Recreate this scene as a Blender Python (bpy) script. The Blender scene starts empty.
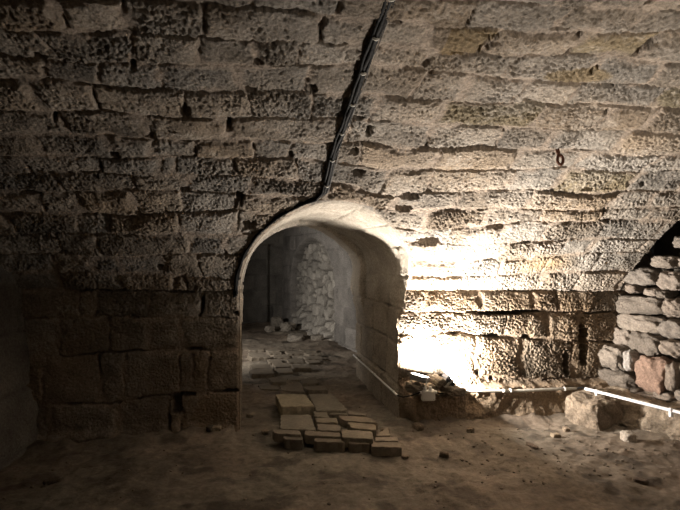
import bpy, math, random
import numpy as np
from mathutils import Vector, Matrix, noise as mnoise

random.seed(7)
RNG = np.random.default_rng(11)
S = bpy.context.scene
COL = S.collection

# ------------------------------------------------------------------ camera
F = 514.0
TH = math.radians(11.0)
CAMH = 1.5
HY = 257.0
ct, st = math.cos(TH), math.sin(TH)
cam_d = bpy.data.cameras.new('camera'); cam = bpy.data.objects.new('camera', cam_d); COL.objects.link(cam)
cam_d.sensor_width = 36.0; cam_d.lens = F / 680.0 * 36.0; cam_d.clip_start = 0.05
cam.location = (0, 0, CAMH)
cam.rotation_euler = (math.radians(90.0 + math.degrees(math.atan((HY - 255.0) / F))), 0, -TH)
S.camera = cam
S.view_settings.view_transform = 'Standard'; S.view_settings.look = 'None'
S.view_settings.gamma = 1.0; S.view_settings.use_curve_mapping = False
S.view_settings.exposure = 0.0

def ray(px, py):
    u = (px - 340.0) / F
    return np.array([st + ct * u, ct - st * u, (HY - py) / F])

def on_z(px, py, z):
    d = ray(px, py); t = (z - CAMH) / d[2]
    return (d[0] * t, d[1] * t, z)
def on_y(px, py, y):
    d = ray(px, py); t = y / d[1]
    return (d[0] * t, y, CAMH + d[2] * t)

# ------------------------------------------------------------------ noise
def _hash(ix, iy, iz, seed):
    h = (ix.astype(np.int64) * 374761393 + iy.astype(np.int64) * 668265263 + iz.astype(np.int64) * 2147483647 + seed * 974711) & 0xFFFFFFFF
    h = ((h ^ (h >> 13)) * 1274126177) & 0xFFFFFFFF
    h = ((h ^ (h >> 15)) * 2246822519) & 0xFFFFFFFF
    return (h ^ (h >> 16)) & 0xFFFFFFFF

def noise2(x, y, seed=0):
    x = np.asarray(x, dtype=np.float64); y = np.asarray(y, dtype=np.float64)
    ix = np.floor(x); iy = np.floor(y); fx = x - ix; fy = y - iy
    z = np.zeros_like(ix)
    out = 0
    wx = fx * fx * fx * (fx * (fx * 6 - 15) + 10); wy = fy * fy * fy * (fy * (fy * 6 - 15) + 10)
    def g(a, b):
        h = _hash(ix + a, iy + b, z, seed) / 4294967295.0 * 2 * math.pi
        return np.cos(h) * (fx - a) + np.sin(h) * (fy - b)
    return ((g(0, 0) * (1 - wx) + g(1, 0) * wx) * (1 - wy) + (g(0, 1) * (1 - wx) + g(1, 1) * wx) * wy) * 1.5

def fbm(x, y, seed=0, oct=4, gain=.5):
    a = 1.0; o = 0
    for i in range(oct):
        o = o + a * noise2(x * 2 ** i, y * 2 ** i, seed + i * 17); a *= gain
    return o

def rid(i, seed=0):
    i = np.asarray(i)
    return _hash(i, i * 0 + 3, i * 0 + 7, seed) / 4294967295.0

def sstep(a, b, x):
    t = np.clip((x - a) / (b - a), 0, 1); return t * t * (3 - 2 * t)

def worley(x, y, seed=0, jit=.85):
    ix = np.floor(x); iy = np.floor(y)
    f1 = np.full(x.shape, 9.0); f2 = np.full(x.shape, 9.0); cid = np.zeros(x.shape, np.int64)
    z = np.zeros_like(ix)
    for a in (-1, 0, 1):
        for b in (-1, 0, 1):
            h1 = _hash(ix + a, iy + b, z, seed) / 4294967295.0; h2 = _hash(ix + a, iy + b, z + 5, seed) / 4294967295.0
            d = np.hypot(ix + a + .5 + jit * (h1 - .5) - x, iy + b + .5 + jit * (h2 - .5) - y)
            idn = _hash(ix + a, iy + b, z + 9, seed)
            m = d < f1
            f2 = np.where(m, f1, np.minimum(f2, d)); cid = np.where(m, idn, cid); f1 = np.where(m, d, f1)
    return f1, f2, cid

# ------------------------------------------------------------------ materials
def mat(name, color=(.3, .25, .2), rough=.9, metal=0.0, attr=False, nscale=40, namt=.25, bump=.3, bscale=60, bdist=.01, spec=.25, coords='Object'):
    m = bpy.data.materials.new(name); m.use_nodes = True
    nt = m.node_tree; nt.nodes.clear(); N = nt.nodes.new; L = nt.links.new
    out = N('ShaderNodeOutputMaterial'); b = N('ShaderNodeBsdfPrincipled'); L(b.outputs[0], out.inputs[0])
    b.inputs['Roughness'].default_value = rough; b.inputs['Metallic'].default_value = metal
    b.inputs['Specular IOR Level'].default_value = spec
    tc = N('ShaderNodeTexCoord')
    if attr:
        a = N('ShaderNodeAttribute'); a.attribute_name = 'albedo'; base = a.outputs['Color']
    else:
        c = N('ShaderNodeRGB'); c.outputs[0].default_value = (*color, 1); base = c.outputs[0]
    n = N('ShaderNodeTexNoise'); n.inputs['Scale'].default_value = nscale; n.inputs['Detail'].default_value = 6; n.inputs['Roughness'].default_value = .65
    L(tc.outputs[coords], n.inputs['Vector'])
    mr = N('ShaderNodeMapRange'); mr.inputs['From Min'].default_value = .3; mr.inputs['From Max'].default_value = .7
    mr.inputs['To Min'].default_value = 1 - namt; mr.inputs['To Max'].default_value = 1 + namt
    L(n.outputs['Fac'], mr.inputs['Value'])
    mx = N('ShaderNodeVectorMath'); mx.operation = 'SCALE'
    L(base, mx.inputs[0]); L(mr.outputs[0], mx.inputs['Scale'])
    L(mx.outputs[0], b.inputs['Base Color'])
    if bump > 0:
        n2 = N('ShaderNodeTexNoise'); n2.inputs['Scale'].default_value = bscale; n2.inputs['Detail'].default_value = 8; n2.inputs['Roughness'].default_value = .7
        L(tc.outputs[coords], n2.inputs['Vector'])
        bp = N('ShaderNodeBump'); bp.inputs['Strength'].default_value = bump; bp.inputs['Distance'].default_value = bdist
        L(n2.outputs['Fac'], bp.inputs['Height']); L(bp.outputs[0], b.inputs['Normal'])
    return m

M_STONE = mat('hewn_stone', attr=True, nscale=55, namt=.38, bump=1.0, bscale=48, bdist=.022)
M_DIRT = mat('packed_earth', attr=True, nscale=28, namt=.3, bump=.8, bscale=45, bdist=.012, rough=.85)
M_SLAB = mat('slab_stone', attr=True, nscale=30, namt=.22, bump=.5, bscale=60, bdist=.006, rough=.8)
M_WHITE = mat('white_plastic', (.72, .71, .68), .35, nscale=12, namt=.05, bump=.03, spec=.5)
M_WHITE2 = mat('glossy_white_plastic', (.88, .89, .92), .25, nscale=12, namt=.03, bump=.02, spec=.5)
M_GREYP = mat('dusty_grey_plastic', (.50, .48, .43), .5, nscale=25, namt=.15, bump=.1, spec=.4)
M_BLACK = mat('black_rubber', (.006, .006, .006), .65, nscale=60, namt=.3, bump=.5, bscale=120, bdist=.004, spec=.12)
M_WIRE = mat('grey_wire', (.12, .11, .10), .6, nscale=60, namt=.3, bump=.1)
M_METAL = mat('galvanised_metal', (.55, .55, .54), .35, metal=.9, nscale=40, namt=.2, bump=.1)
M_LAMPB = mat('black_painted_metal', (.03, .03, .032), .4, nscale=30, namt=.2, bump=.1, spec=.5)
M_LAMPG = mat('grey_painted_metal', (.30, .30, .29), .45, nscale=30, namt=.2, bump=.1, spec=.4)
M_RUST = mat('rusty_iron', (.09, .035, .018), .8, nscale=90, namt=.5, bump=.6, bscale=150)
M_EARTH = mat('plain_earth', (.16, .12, .09), .95, nscale=30, namt=.3, bump=.4)

def emis(name, color, strength):
    m = bpy.data.materials.new(name); m.use_nodes = True; nt = m.node_tree; nt.nodes.clear()
    o = nt.nodes.new('ShaderNodeOutputMaterial'); e = nt.nodes.new('ShaderNodeEmission')
    e.inputs[0].default_value = (*color, 1); e.inputs[1].default_value = strength
    nt.links.new(e.outputs[0], o.inputs[0]); return m
M_LED = emis('lit_lamp_glass', (1, .93, .82), 30)

# ------------------------------------------------------------------ mesh helpers
def tag(o, label=None, cat=None, group=None, kind=None):
    if label: o['label'] = label
    if cat: o['category'] = cat
    if group: o['group'] = group
    if kind: o['kind'] = kind
    return o

def mk(name, V, Fc, m, col=None, smooth=True, parent=None):
    V = np.asarray(V, dtype=np.float32).reshape(-1, 3)
    me = bpy.data.meshes.new(name)
    if isinstance(Fc, np.ndarray):
        n = len(Fc); k = Fc.shape[1]
        me.vertices.add(len(V)); me.vertices.foreach_set('co', V.ravel())
        me.loops.add(n * k); me.loops.foreach_set('vertex_index', Fc.astype(np.int32).ravel())
        me.polygons.add(n); me.polygons.foreach_set('loop_start', np.arange(0, n * k, k, dtype=np.int32))
        me.polygons.foreach_set('loop_total', np.full(n, k, dtype=np.int32))
        me.update(calc_edges=True)
    else:
        me.from_pydata(V.tolist(), [], Fc); me.update()
    if col is not None:
        a = me.color_attributes.new('albedo', 'FLOAT_COLOR', 'POINT')
        c = np.ones((len(V), 4), np.float32); c[:, :3] = np.clip(col, 0.005, .95)
        a.data.foreach_set('color', c.ravel())
    if smooth: me.polygons.foreach_set('use_smooth', np.ones(len(me.polygons), dtype=bool))
    me.materials.append(m)
    o = bpy.data.objects.new(name, me); COL.objects.link(o)
    if parent: o.parent = parent
    return o

def grid_faces(nu, nv, flip=False, mask=None):
    i = np.arange(nu * nv).reshape(nu, nv)
    q = np.stack([i[:-1, :-1], i[1:, :-1], i[1:, 1:], i[:-1, 1:]], -1).reshape(-1, 4)
    if mask is not None: q = q[mask.ravel()]
    return q[:, ::-1].copy() if flip else q

def empty(name, loc=(0, 0, 0), rz=0.0):
    o = bpy.data.objects.new(name, None); o.location = loc; o.rotation_euler = (0, 0, rz); o.empty_display_size = .05
    COL.objects.link(o); return o

def tube(name, pts, r, m, parent=None, seg=10, rough=0.0, seed=0):
    pts = [Vector(p) for p in pts]; V = []; Fc = []
    n = len(pts); up = Vector((0, 0, 1)); prev = None
    for i, p in enumerate(pts):
        d = (pts[min(i + 1, n - 1)] - pts[max(i - 1, 0)]).normalized()
        a = d.cross(up if abs(d.z) < .9 else Vector((1, 0, 0))) if prev is None else (prev - d * prev.dot(d))
        a.normalize(); prev = a; b = d.cross(a)
        rr = r * (1 + rough * math.sin(i * 2.1 + seed))
        for k in range(seg):
            t = 2 * math.pi * k / seg; V.append(p + a * math.cos(t) * rr + b * math.sin(t) * rr)
    for i in range(n - 1):
        for k in range(seg):
            k2 = (k + 1) % seg; Fc.append((i * seg + k, i * seg + k2, (i + 1) * seg + k2, (i + 1) * seg + k))
    Fc.append(tuple(range(seg))[::-1]); Fc.append(tuple((n - 1) * seg + k for k in range(seg)))
    V = np.array([tuple(v) for v in V]); 
    return mk(name, V, Fc, m, parent=parent)

def bbox_mesh(name, size, m, parent=None, bevel=.004, loc=(0, 0, 0), rot=(0, 0, 0)):
    import bmesh
    bm = bmesh.new(); bmesh.ops.create_cube(bm, size=1)
    for v in bm.verts: v.co = Vector((v.co.x * size[0], v.co.y * size[1], v.co.z * size[2]))
    if bevel: bmesh.ops.bevel(bm, geom=list(bm.edges), offset=bevel, segments=2, affect='EDGES')
    me = bpy.data.meshes.new(name); bm.to_mesh(me); bm.free(); me.materials.append(m)
    o = bpy.data.objects.new(name, me); COL.objects.link(o)
    o.location = loc; o.rotation_euler = rot
    if parent: o.parent = parent
    return o

# ------------------------------------------------------------------ main wall + vault surface
YW = 4.6; R = 4.3; A0 = math.radians(50); HS = R * math.sin(A0)
YC = YW - HS
def ZS(X): return 1.215 - .013 * X
def base_surf(X, s):
    zs = ZS(X); a = A0 - np.maximum(s - zs, 0) / R
    zc = zs - R * math.cos(A0)
    up = s > zs
    Y = np.where(up, YC + R * np.sin(a), YW); Z = np.where(up, zc + R * np.cos(a), s)
    bl = sstep(-.02, .03, s - zs)
    ny = -(1 - bl) - bl * np.sin(a); nz = -bl * np.cos(a); l = np.hypot(ny, nz)
    return X, Y, Z, ny / l, nz / l
def p2s(px, py):
    d = ray(px, py); X = 1.0
    for _ in range(5):
        zc = ZS(X) - R * math.cos(A0)
        A = d[1] ** 2 + d[2] ** 2; B = -2 * d[1] * YC + 2 * d[2] * (CAMH - zc); C = YC ** 2 + (CAMH - zc) ** 2 - R * R
        t = (-B + math.sqrt(B * B - 4 * A * C)) / (2 * A)
        Z = CAMH + d[2] * t; Y = d[1] * t
        if Z < ZS(X) or Y > YW:
            t = YW / d[1]; s = CAMH + d[2] * t
            if s > ZS(X): s = ZS(X)
        else:
            s = ZS(X) + (A0 - math.atan2(Y - YC, Z - zc)) * R
        X = d[0] * t
    return X, s
def surf_pt(X, s, off=0.0):
    x, y, z, ny, nz = base_surf(np.array(float(X)), np.array(float(s)))
    return (float(x), float(y + ny * off), float(z + nz * off))
def yfront(X, Z):   # Y of the room-side surface at height Z
    zs = ZS(X); zc = zs - R * math.cos(A0)
    return np.where(Z <= zs, YW, YC + np.sqrt(np.maximum(R * R - (np.maximum(Z, zs) - zc) ** 2, 0)))

LINES = [  # bed joints of the courses, from the floor up (photo coordinates)
 [(0,402),(75,402),(110,404),(170,393),(200,391),(240,390),(470,375),(500,376),(530,380),(560,378),(600,378)],
 [(0,357),(60,357),(100,352),(160,350),(190,349),(240,350),(430,333),(455,333),(480,336),(520,337),(555,340),(615,342)],
 [(0,318),(50,318),(100,317),(180,317),(240,317),(420,312),(480,312),(530,311),(560,312),(615,312)],
 'spring',
 [(0,272),(40,272),(90,272),(120,273),(160,272),(200,276),(235,278),(410,277),(500,274),(600,270),(680,272)],
 [(0,254),(60,255),(90,257),(140,257),(170,251),(235,254),(410,262),(470,260),(510,258),(550,256),(600,251),(680,254)],
 [(0,234),(40,233),(100,233),(150,233),(170,232),(230,234),(250,232),(415,242),(480,243),(510,241),(540,239),(570,237),(600,237),(640,239),(680,240)],
 [(0,212),(50,213),(100,213),(130,216),(170,212),(210,212),(240,208),(255,214),(280,213),(410,229),(440,228),(470,225),(510,223),(530,221),(560,221),(600,219),(640,219),(680,220)],
 [(0,192),(30,192),(60,193),(100,190),(140,189),(170,190),(210,191),(240,192),(260,195),(300,196),(400,209),(440,208),(490,207),(510,209),(550,209),(570,210),(610,208),(640,207),(680,207)],
 [(0,174),(40,173),(70,172),(105,172),(140,175),(170,175),(210,175),(250,175),(290,178),(310,182),(340,182),(375,193),(395,194),(425,190),(455,191),(480,190),(550,191),(575,193),(610,192),(640,190),(680,192)],
 [(0,155),(60,155),(110,157),(150,157),(170,155),(205,158),(240,159),(280,159),(300,160),(340,162),(375,168),(400,167),(440,168),(470,169),(510,169),(560,169),(600,171),(640,172),(680,170)],
 [(0,133),(60,133),(110,134),(150,137),(170,138),(200,139),(240,138),(280,140),(300,143),(340,143),(360,141),(400,146),(450,147),(490,147),(510,149),(550,149),(590,151),(640,154),(680,152)],
 [(0,108),(60,110),(110,110),(140,113),(170,115),(190,116),(230,118),(270,117),(300,119),(340,118),(375,121),(410,121),(430,124),(470,124),(510,126),(545,127),(600,129),(680,131)],
 [(0,75),(50,76),(100,84),(140,88),(170,87),(210,89),(240,90),(280,91),(320,95),(340,96),(380,95),(395,98),(420,99),(455,101),(480,103),(510,102),(530,99),(560,103),(597,102),(620,106),(680,107)],
 [(0,50),(60,60),(120,60),(170,61),(200,62),(240,62),(270,64),(300,64),(340,64),(370,65),(420,68),(480,73),(510,77),(555,80),(600,83),(640,83),(680,87)],
 [(0,24),(40,27),(80,31),(120,27),(165,32),(200,33),(240,38),(275,38),(340,42),(370,43),(390,45),(420,46),(440,51),(510,52),(550,53),(580,53),(610,52),(640,60),(680,62)],
 [(0,-8),(170,0),(290,8),(340,15),(395,19),(425,21),(460,24),(510,26),(555,28),(590,29),(620,33),(650,32),(680,29)],
 [(0,-40),(170,-32),(340,-18),(510,-2),(640,5),(680,9)],
]
JOINTS = [  # perpends in each course, from the floor up
 [50,120,171,182,500,556],
 [45,100,125,180,193,208,475,520,571],
 [60,110,150,182,450,505,545,577],
 [80,97,150,203,480,532,555,590],
 [60,95,122,175,186,460,540,575],
 [55,93,122,165,200,455,545],
 [60,100,190,225,500,560,590],
 [78,110,180,238,450,500,545,600],
 [40,80,135,182,235,425,485,540,600],
 [60,135,190,250,393,458,530,612,650],
 [25,100,160,175,235,298,385,430,510,560,632],
 [38,110,152,195,255,291,360,435,515,580,650],
 [63,148,229,350,430,500,550,620],
 [35,96,185,250,312,375,440,538,605,650],
 [45,100,160,238,308,420,465,520,575,660],
 [50,130,200,255,300,425,510,593,655],
 [60,125,203,321,372,430,490,575,645],
 [100,250,340,470,562,640],
]
HOLES = [ # px, py, half w, half h (photo px), depth, slant
 (322,22,2.6,7,.10,-.35),(313,88,4,5,.07,.3),(258,58,4,3.5,.08,0),(251,88,6,3,.07,.2),(185,108,5,6,.11,0),(229,124,3,7,.10,0),
 (40,53,6,4,.08,0),(133,62,3,6,.06,0),(291,155,2.2,3.5,.09,0),(185,188,5,2.6,.10,0),(240,196,4,6,.12,0),(249,223,7,4.5,.07,0),
 (153,134,4,3.5,.08,0),(395,19,6,2,.05,0),(355,118,9,2.6,.09,0),(397,98,10,2,.07,0),(409,193,9,3.2,.11,0),(403,206,8,3.2,.11,0),
 (429,240,11,3.8,.12,0),(427,189,4,2,.07,0),(358,172,6,2.4,.08,0),(354,149,4,2.4,.07,0),(588,188,5,2,.07,0),(642,183,2.5,2.6,.08,0),
 (562,168,5,1.4,.05,0),(369,130,3,5,.05,-.3),(500,313,24,2.2,.09,0),(582,344,4.5,19,.13,.05),(565,363,3,12,.10,0),(478,372,3,3.5,.07,0),
 (491,378,2.5,2.5,.06,0),(455,333,4,2.4,.06,0),(493,335,5,1.8,.06,0),(525,336,5,2.2,.07,0),(177,403,4.5,9,.09,0),(186,394,9,2.2,.09,0),
 (232,390,7,2,.08,0),(196,348,9,1.8,.08,0),(203,305,1.8,9,.07,0),(75,403,8,1.4,.06,0),(47,236,6,2,.07,0),(65,252,7,2,.07,0),(161,266,3,3,.06,0),
 (30,192,10,1.6,.07,0),(115,153,5,3,.06,0),(55,116,2,6,.07,0),(95,175,3,1.6,.06,0),(490,29,9,2,.05,-.3),(560,23,10,2.0,.05,-.5),(485,38,3,9,.04,-.9),
 (645,44,4,12,.05,-1.2),(594,68,3,7,.05,-1.0),(470,49,18,1.4,.05,0),(605,84,10,2,.06,0),(545,101,16,1.4,.06,0),(527,97,5,2.2,.06,0),(620,105,25,1.3,.05,0),
 (525,311,14,1.6,.06,0),(180,291,14,1.4,.06,0),(240,313,6,2.5,.07,0),(150,134,6,1.5,.07,0),(606,111,2.5,4,.04,-.4),(578,32,4,4,.05,0),(445,147,8,1.2,.05,0),
]

def build_main():
    x0, x1 = -2.75, 4.55
    dx = .0068
    X1 = np.arange(x0, x1, dx); 
    smax = 1.2 + R * (A0 - math.asin((1.0 - YC) / R) if True else 0)
    S1 = np.arange(-.05, smax, .0066)
    nu, nv = len(X1), len(S1)
    X, s = np.meshgrid(X1, S1, indexing='ij')
    Xe = 3.77 + .05 * (YW - base_surf(X, s)[1])
    exc = np.where(s > ZS(X) + .01, np.maximum(X - Xe, 0), 0)
    X = np.where(exc > 0, Xe + .0, X)
    # warp
    wx = X + .016 * noise2(X * 7, s * 7, 1) + .006 * noise2(X * 24, s * 24, 2)
    ws = s + .014 * noise2(X * 6, s * 8, 3) + .006 * noise2(X * 26, s * 26, 4)
    Ls = [np.full(nu, -.4)]
    for l in LINES:
        if isinstance(l, str): Ls.append(ZS(X1) - .004)
        else:
            P = sorted(p2s(*p) for p in l); Ls.append(np.interp(X1, [p[0] for p in P], [p[1] for p in P]))
    while Ls[-1].min() < smax + .3: Ls.append(Ls[-1] + .27 + .03 * np.sin(len(Ls)))
    for i in range(1, len(Ls)): Ls[i] = np.maximum(Ls[i], Ls[i - 1] + .05)
    Lm = np.stack(Ls, 1)                           # nu, nl
    K = np.zeros(X.shape, int)
    for i in range(1, Lm.shape[1]): K += (ws > Lm[:, i][:, None])
    K = np.clip(K, 0, Lm.shape[1] - 2)
    ii = np.arange(nu)[:, None]
    lo = Lm[ii, K]; hi = Lm[ii, K + 1]
    v = (ws - lo) / (hi - lo); dlo = ws - lo; dhi = hi - ws
    du = np.full(X.shape, 9.0); sid = K * 1000
    for k in range(Lm.shape[1] - 1):
        m = K == k
        if not m.any(): continue
        if k < len(JOINTS):
            xs = []
            for j in JOINTS[k]:
                # pixel y of mid course at this column
                la = LINES[k - 1] if 0 < k <= len(LINES) else None
                lb = LINES[k] if k < len(LINES) else None
                def yy(l, j, dflt):
                    if l is None: return dflt
                    if isinstance(l, str): return 290
                    return float(np.interp(j, [p[0] for p in l], [p[1] for p in l]))
                y = .5 * (yy(la, j, 425) + yy(lb, j, -30))
                xs.append(p2s(j, y)[0])
            xs = sorted(xs)
            full = [x0 - .3] + xs + [x1 + .3]
        else:
            full = [x0 - .3]
            while full[-1] < x1: full.append(full[-1] + random.uniform(.35, .7))
        out = [full[0]]
        for a in full[1:]:
            g = a - out[-1]
            if g > .85:
                n = int(g / .6) + 0
                for q in range(1, n + 1): out.append(out[-1] + g / (n + 1) * random.uniform(.85, 1.1)) if out[-1] + g / (n + 1) < a - .2 else None
            out.append(a)
        out = np.array(out)
        sl = .05 * (rid(np.arange(len(out)) + k * 77, 5) - .5)
        xx = wx[m]; vv = v[m]
        idx = np.searchsorted(out, xx)
        idx = np.clip(idx, 1, len(out) - 1)
        da = xx - (out[idx - 1] + sl[idx - 1] * (vv - .5) * 2); db = out[idx] + sl[idx] * (vv - .5) * 2 - xx
        du[m] = np.minimum(np.abs(da), np.abs(db)); sid[m] = k * 1000 + idx
    dv = np.minimum(dlo, dhi)
    r = .024
    d = np.where((du < r) & (dv < r), r - np.hypot(np.maximum(r - du, 0), np.maximum(r - dv, 0)), np.minimum(du, dv))
    r1, r2, r3, r4 = rid(sid, 1), rid(sid, 2), rid(sid, 3), rid(sid, 4)
    mort = fbm(X * 2.2, s * 3.0, 31, 3)                       # where mortar smears over
    onwall = s < ZS(X)
    gw = .000 + .007 * sstep(-.2, .7, noise2(X * 4, s * 4, 9))
    d = d + .007 * noise2(X * 33, s * 33, 10)
    prof = sstep(0, .013, d - gw)
    # pick marks, direction changes from stone to stone
    ang = (r3 - .5) * 1.4 + .9
    ca, sa = np.cos(ang), np.sin(ang)
    p = X * ca + s * sa; q = -X * sa + s * ca
    qw = q + .02 * noise2(X * 12, s * 12, 41)
    rg = 1 - 2.2 * np.abs(noise2(p * 34 + r1 * 50, qw * 62 + r2 * 30, 12))
    rg2 = 1 - 2.0 * np.abs(noise2(X * 47 + r1 * 9, s * 47, 13))
    amp = (.0048 + .0075 * r4 * r4) * np.clip(1 + .9 * noise2(X * 3.5, s * 3.5, 17), .35, 1.8)
    amp = amp * (1.0 + .35 * ((X > 1.5) & onwall))
    smoothzone = sstep(.1, .0, s - .80) * (X < .3)              # flat dressed blocks low on the left
    amp = amp * (1 - .65 * smoothzone)
    pit = -np.maximum(noise2(X * 42, s * 46, 16) - .12, 0) * 2.2 * amp
    tex = pit + amp * (.75 * rg + .6 * rg2) + .0035 * noise2(X * 75, s * 75, 14) + .009 * noise2(X * 9 + r1 * 7, s * 9, 15)
    off = (r1 - .5) * .020 * (1 - .5 * smoothzone) + (r2 - .5) * .05 * (v - .5) * (hi - lo) * 2 + .010 * np.sqrt(np.clip(d / .08, 0, 1))
    stone = .010 + off + tex
    openb = sstep(.04, .30, noise2(X * 1.7 + K * 3.3, s * .9 + K * 1.7, 51) + .25 * noise2(X * 9, s * 3, 52))
    isbed = dv < du
    openj = np.where(isbed, openb, sstep(.25, .45, noise2(X * 3.1, s * 5 + K * 5.1, 53)))
    mh = .001 + .010 * noise2(X * 16, s * 16, 21) + .003 * noise2(X * 50, s * 50, 22)
    low = mh - openj * .075 * sstep(.013, .0, d)
    H = low * (1 - prof) + stone * prof
    sm = sstep(-.10, .25, mort + .3 * noise2(X * 11, s * 11, 33)) * sstep(.05 + .03 * noise2(X * 5, s * 5, 36), .010, d)
    sm = sm * np.where(isbed, .93, 1.0)
    flush = .010 + .005 * noise2(X * 18, s * 18, 34) + .003 * noise2(X * 60, s * 60, 35)
    H = H * (1 - sm) + np.maximum(flush, H * .3) * sm
    H = H + .022 * fbm(X * 1.1, s * 1.3, 61, 2)
    # cavities
    for (px, py, w, h, dep, slt) in HOLES:
        cx, cs = p2s(px, py); ex, _ = p2s(px + w, py); _, es = p2s(px, py - h)
        a = abs(ex - cx); b = max(abs(es - cs), .012)
        if abs(slt) > .01:
            tx, ts_ = p2s(px - slt * h, py - h); k_ = (tx - cx) / max(ts_ - cs, 1e-4)
        else: k_ = (lambda t: (t[0] - cx) / max(t[1] - cs, 1e-4))(p2s(px, py - h)) if h > w else 0
        mm = (np.abs(X - cx) < a * 3 + .1 + abs(k_) * b * 2) & (np.abs(s - cs) < b * 2 + .05)
        xx, ss = X[mm], s[mm]
        u_ = (xx - cx - k_ * (ss - cs)) / a + .3 * noise2(xx * 22, ss * 22, 71); w_ = (ss - cs) / b + .3 * noise2(xx * 22, ss * 22, 72)
        g = np.power(np.abs(u_) ** 2.6 + np.abs(w_) ** 2.6, 1 / 2.6)
        H[mm] -= dep * 1.5 * sstep(1.1, .8, g + .25 * noise2(xx * 40, ss * 40, 73))
    # projecting footing to the right of the doorway
    led = sstep(1.50, 1.60, X + .04 * noise2(X * 6, s * 6, 81)) * sstep(.285, .255, s + .015 * noise2(X * 8, s * 2, 82) + .03 * sstep(2.2, 1.7, X))
    bulge = .11 + .05 * noise2(X * 3, s * 5, 83) + .05 * sstep(2.1, 1.6, X) + .018 * fbm(X * 12, s * 12, 84, 3) + .10 * np.clip(.2 - s, 0, .2)
    H = H * (1 - .8 * led) + led * bulge
    foot = sstep(.1, .0, s) * (X < 0.1)
    H = H + foot * .04 * (1 + noise2(X * 9, s * 9, 85))
    # doorway: fade relief and snap the edge to the arch
    prof_t, PX, PZ, PNX, PNZ = passage_profile()
    _, Yb, Zb, ny, nz = base_surf(X, s)
    rx = X - DX; 
    zz = Zb - DZ
    Rr = passage_r(np.arctan2(np.maximum(zz, 0), rx))
    jc = jamb_chip(np.minimum(Zb, DZ)) * sstep(.35, .0, np.maximum(zz, 0))
    Rr = Rr + np.where((zz > 0) & (rx > 0), jc, 0)
    DRr = DR + np.where(rx > 0, jc, 0)
    sd = np.where(zz > 0, np.hypot(rx, zz) - Rr, np.abs(rx) - DRr)   # signed distance to the opening, >0 outside
    H = H * sstep(.0, .03, sd) + (.006 * sstep(.03, .0, sd))
    H = np.where(sd < .012, 0, H)
    Xo = X.copy(); Zo = Zb.copy()
    near = (sd < 0) & (sd > -.020)
    # snap verts just inside onto the boundary
    rad = np.hypot(rx, np.maximum(zz, 0)); 
    Xs = np.where(zz > 0, DX + rx * Rr / np.maximum(rad, .01), DX + np.sign(rx) * DRr)
    Zs_ = np.where(zz > 0, DZ + zz * Rr / np.maximum(rad, .01), Zb)
    Xo = np.where(near, Xs, Xo); Zo = np.where(near, Zs_, Zo)
    Yo = np.where(near, yfront(Xo, Zo), Yb)
    H = np.where(exc > 0, H * .6, H)
    V = np.stack([Xo, Yo + ny * H, Zo + nz * H + exc], -1).reshape(-1, 3)
    inside = sd <= -.020
    bad = inside[:-1, :-1] | inside[1:, :-1] | inside[1:, 1:] | inside[:-1, 1:]
    allin = (sd[:-1, :-1] < 0) & (sd[1:, :-1] < 0) & (sd[1:, 1:] < 0) & (sd[:-1, 1:] < 0)
    fm = ~(bad | allin)
    # albedo
    g = .235 + .10 * (r2 - .5) + .05 * fbm(X * 3, s * 3, 91, 3)
    warm = .5 + .9 * (r1 - .5) + .6 * noise2(X * 1.4, s * 2, 92)
    warm = np.clip(warm, 0, 1)
    grey = np.stack([g * 1.02, g * .97, g * .89], -1); br = np.stack([g * 1.18, g * .97, g * .74], -1)
    c = grey * (1 - warm[..., None]) + br * warm[..., None]
    ol = ((r3 > .95) & (s > 2.2) & (X > 1))[..., None] * np.array([1, .93, .72]) + (~((r3 > .95) & (s > 2.2) & (X > 1)))[..., None] * np.array([1., 1, 1])
    c = c * ol
    # whitish lime bloom on high spots, mostly on the right
    bloom = sstep(.0, .5, fbm(X * 1.6, s * 2.2, 93, 3) + .5 * fbm(X * 20, s * 20, 94, 2) + .18 * (X - 1.2) * (s > 1.1) * (s < 3)) * prof
    c = c * (1 - .30 * bloom[..., None]) + .30 * bloom[..., None] * np.array([.56, .53, .49])
    mc = np.array([.33, .27, .215]) * (1 + .3 * fbm(X * 9, s * 9, 95, 3))[..., None]
    c = c * np.array([1.03, .985, .93])
    mm = np.clip(1 - prof + sm, 0, 1)[..., None] * .85
    c = c * (1 - mm) + mc * mm
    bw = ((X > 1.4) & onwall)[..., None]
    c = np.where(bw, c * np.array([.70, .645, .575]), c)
    # ochre tint paints in the warm edge of a light cone above the springing
    ox, os_ = p2s(545, 262); st_ = np.exp(-(((X - ox) / .22) ** 2 + ((s - os_) / .10) ** 2))[..., None] * .7
    c = c * (1 - st_) + st_ * np.array([.40, .27, .14])
    ox, os_ = p2s(578, 73); st_ = (sstep(1.15, .85, np.hypot((X - ox - .25 * (s - os_)) / .20, (s - os_) / .065) + .1 * noise2(X * 12, s * 12, 96)))[..., None] * .8
    c = c * (1 - st_) + st_ * np.array([.27, .205, .115])
    lw = sstep(.9, .4, s)[..., None] * (X < .2)[..., None]      # reddish earth film on the low left blocks
    c = c * (1 - .35 * lw) + .35 * lw * np.array([.20, .135, .085])
    c = c * (1 - .5 * led[..., None]) + .5 * led[..., None] * np.array([.36, .27, .185])
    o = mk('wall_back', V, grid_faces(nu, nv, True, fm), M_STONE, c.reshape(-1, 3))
    tag(o, kind='structure')
    return o

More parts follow.
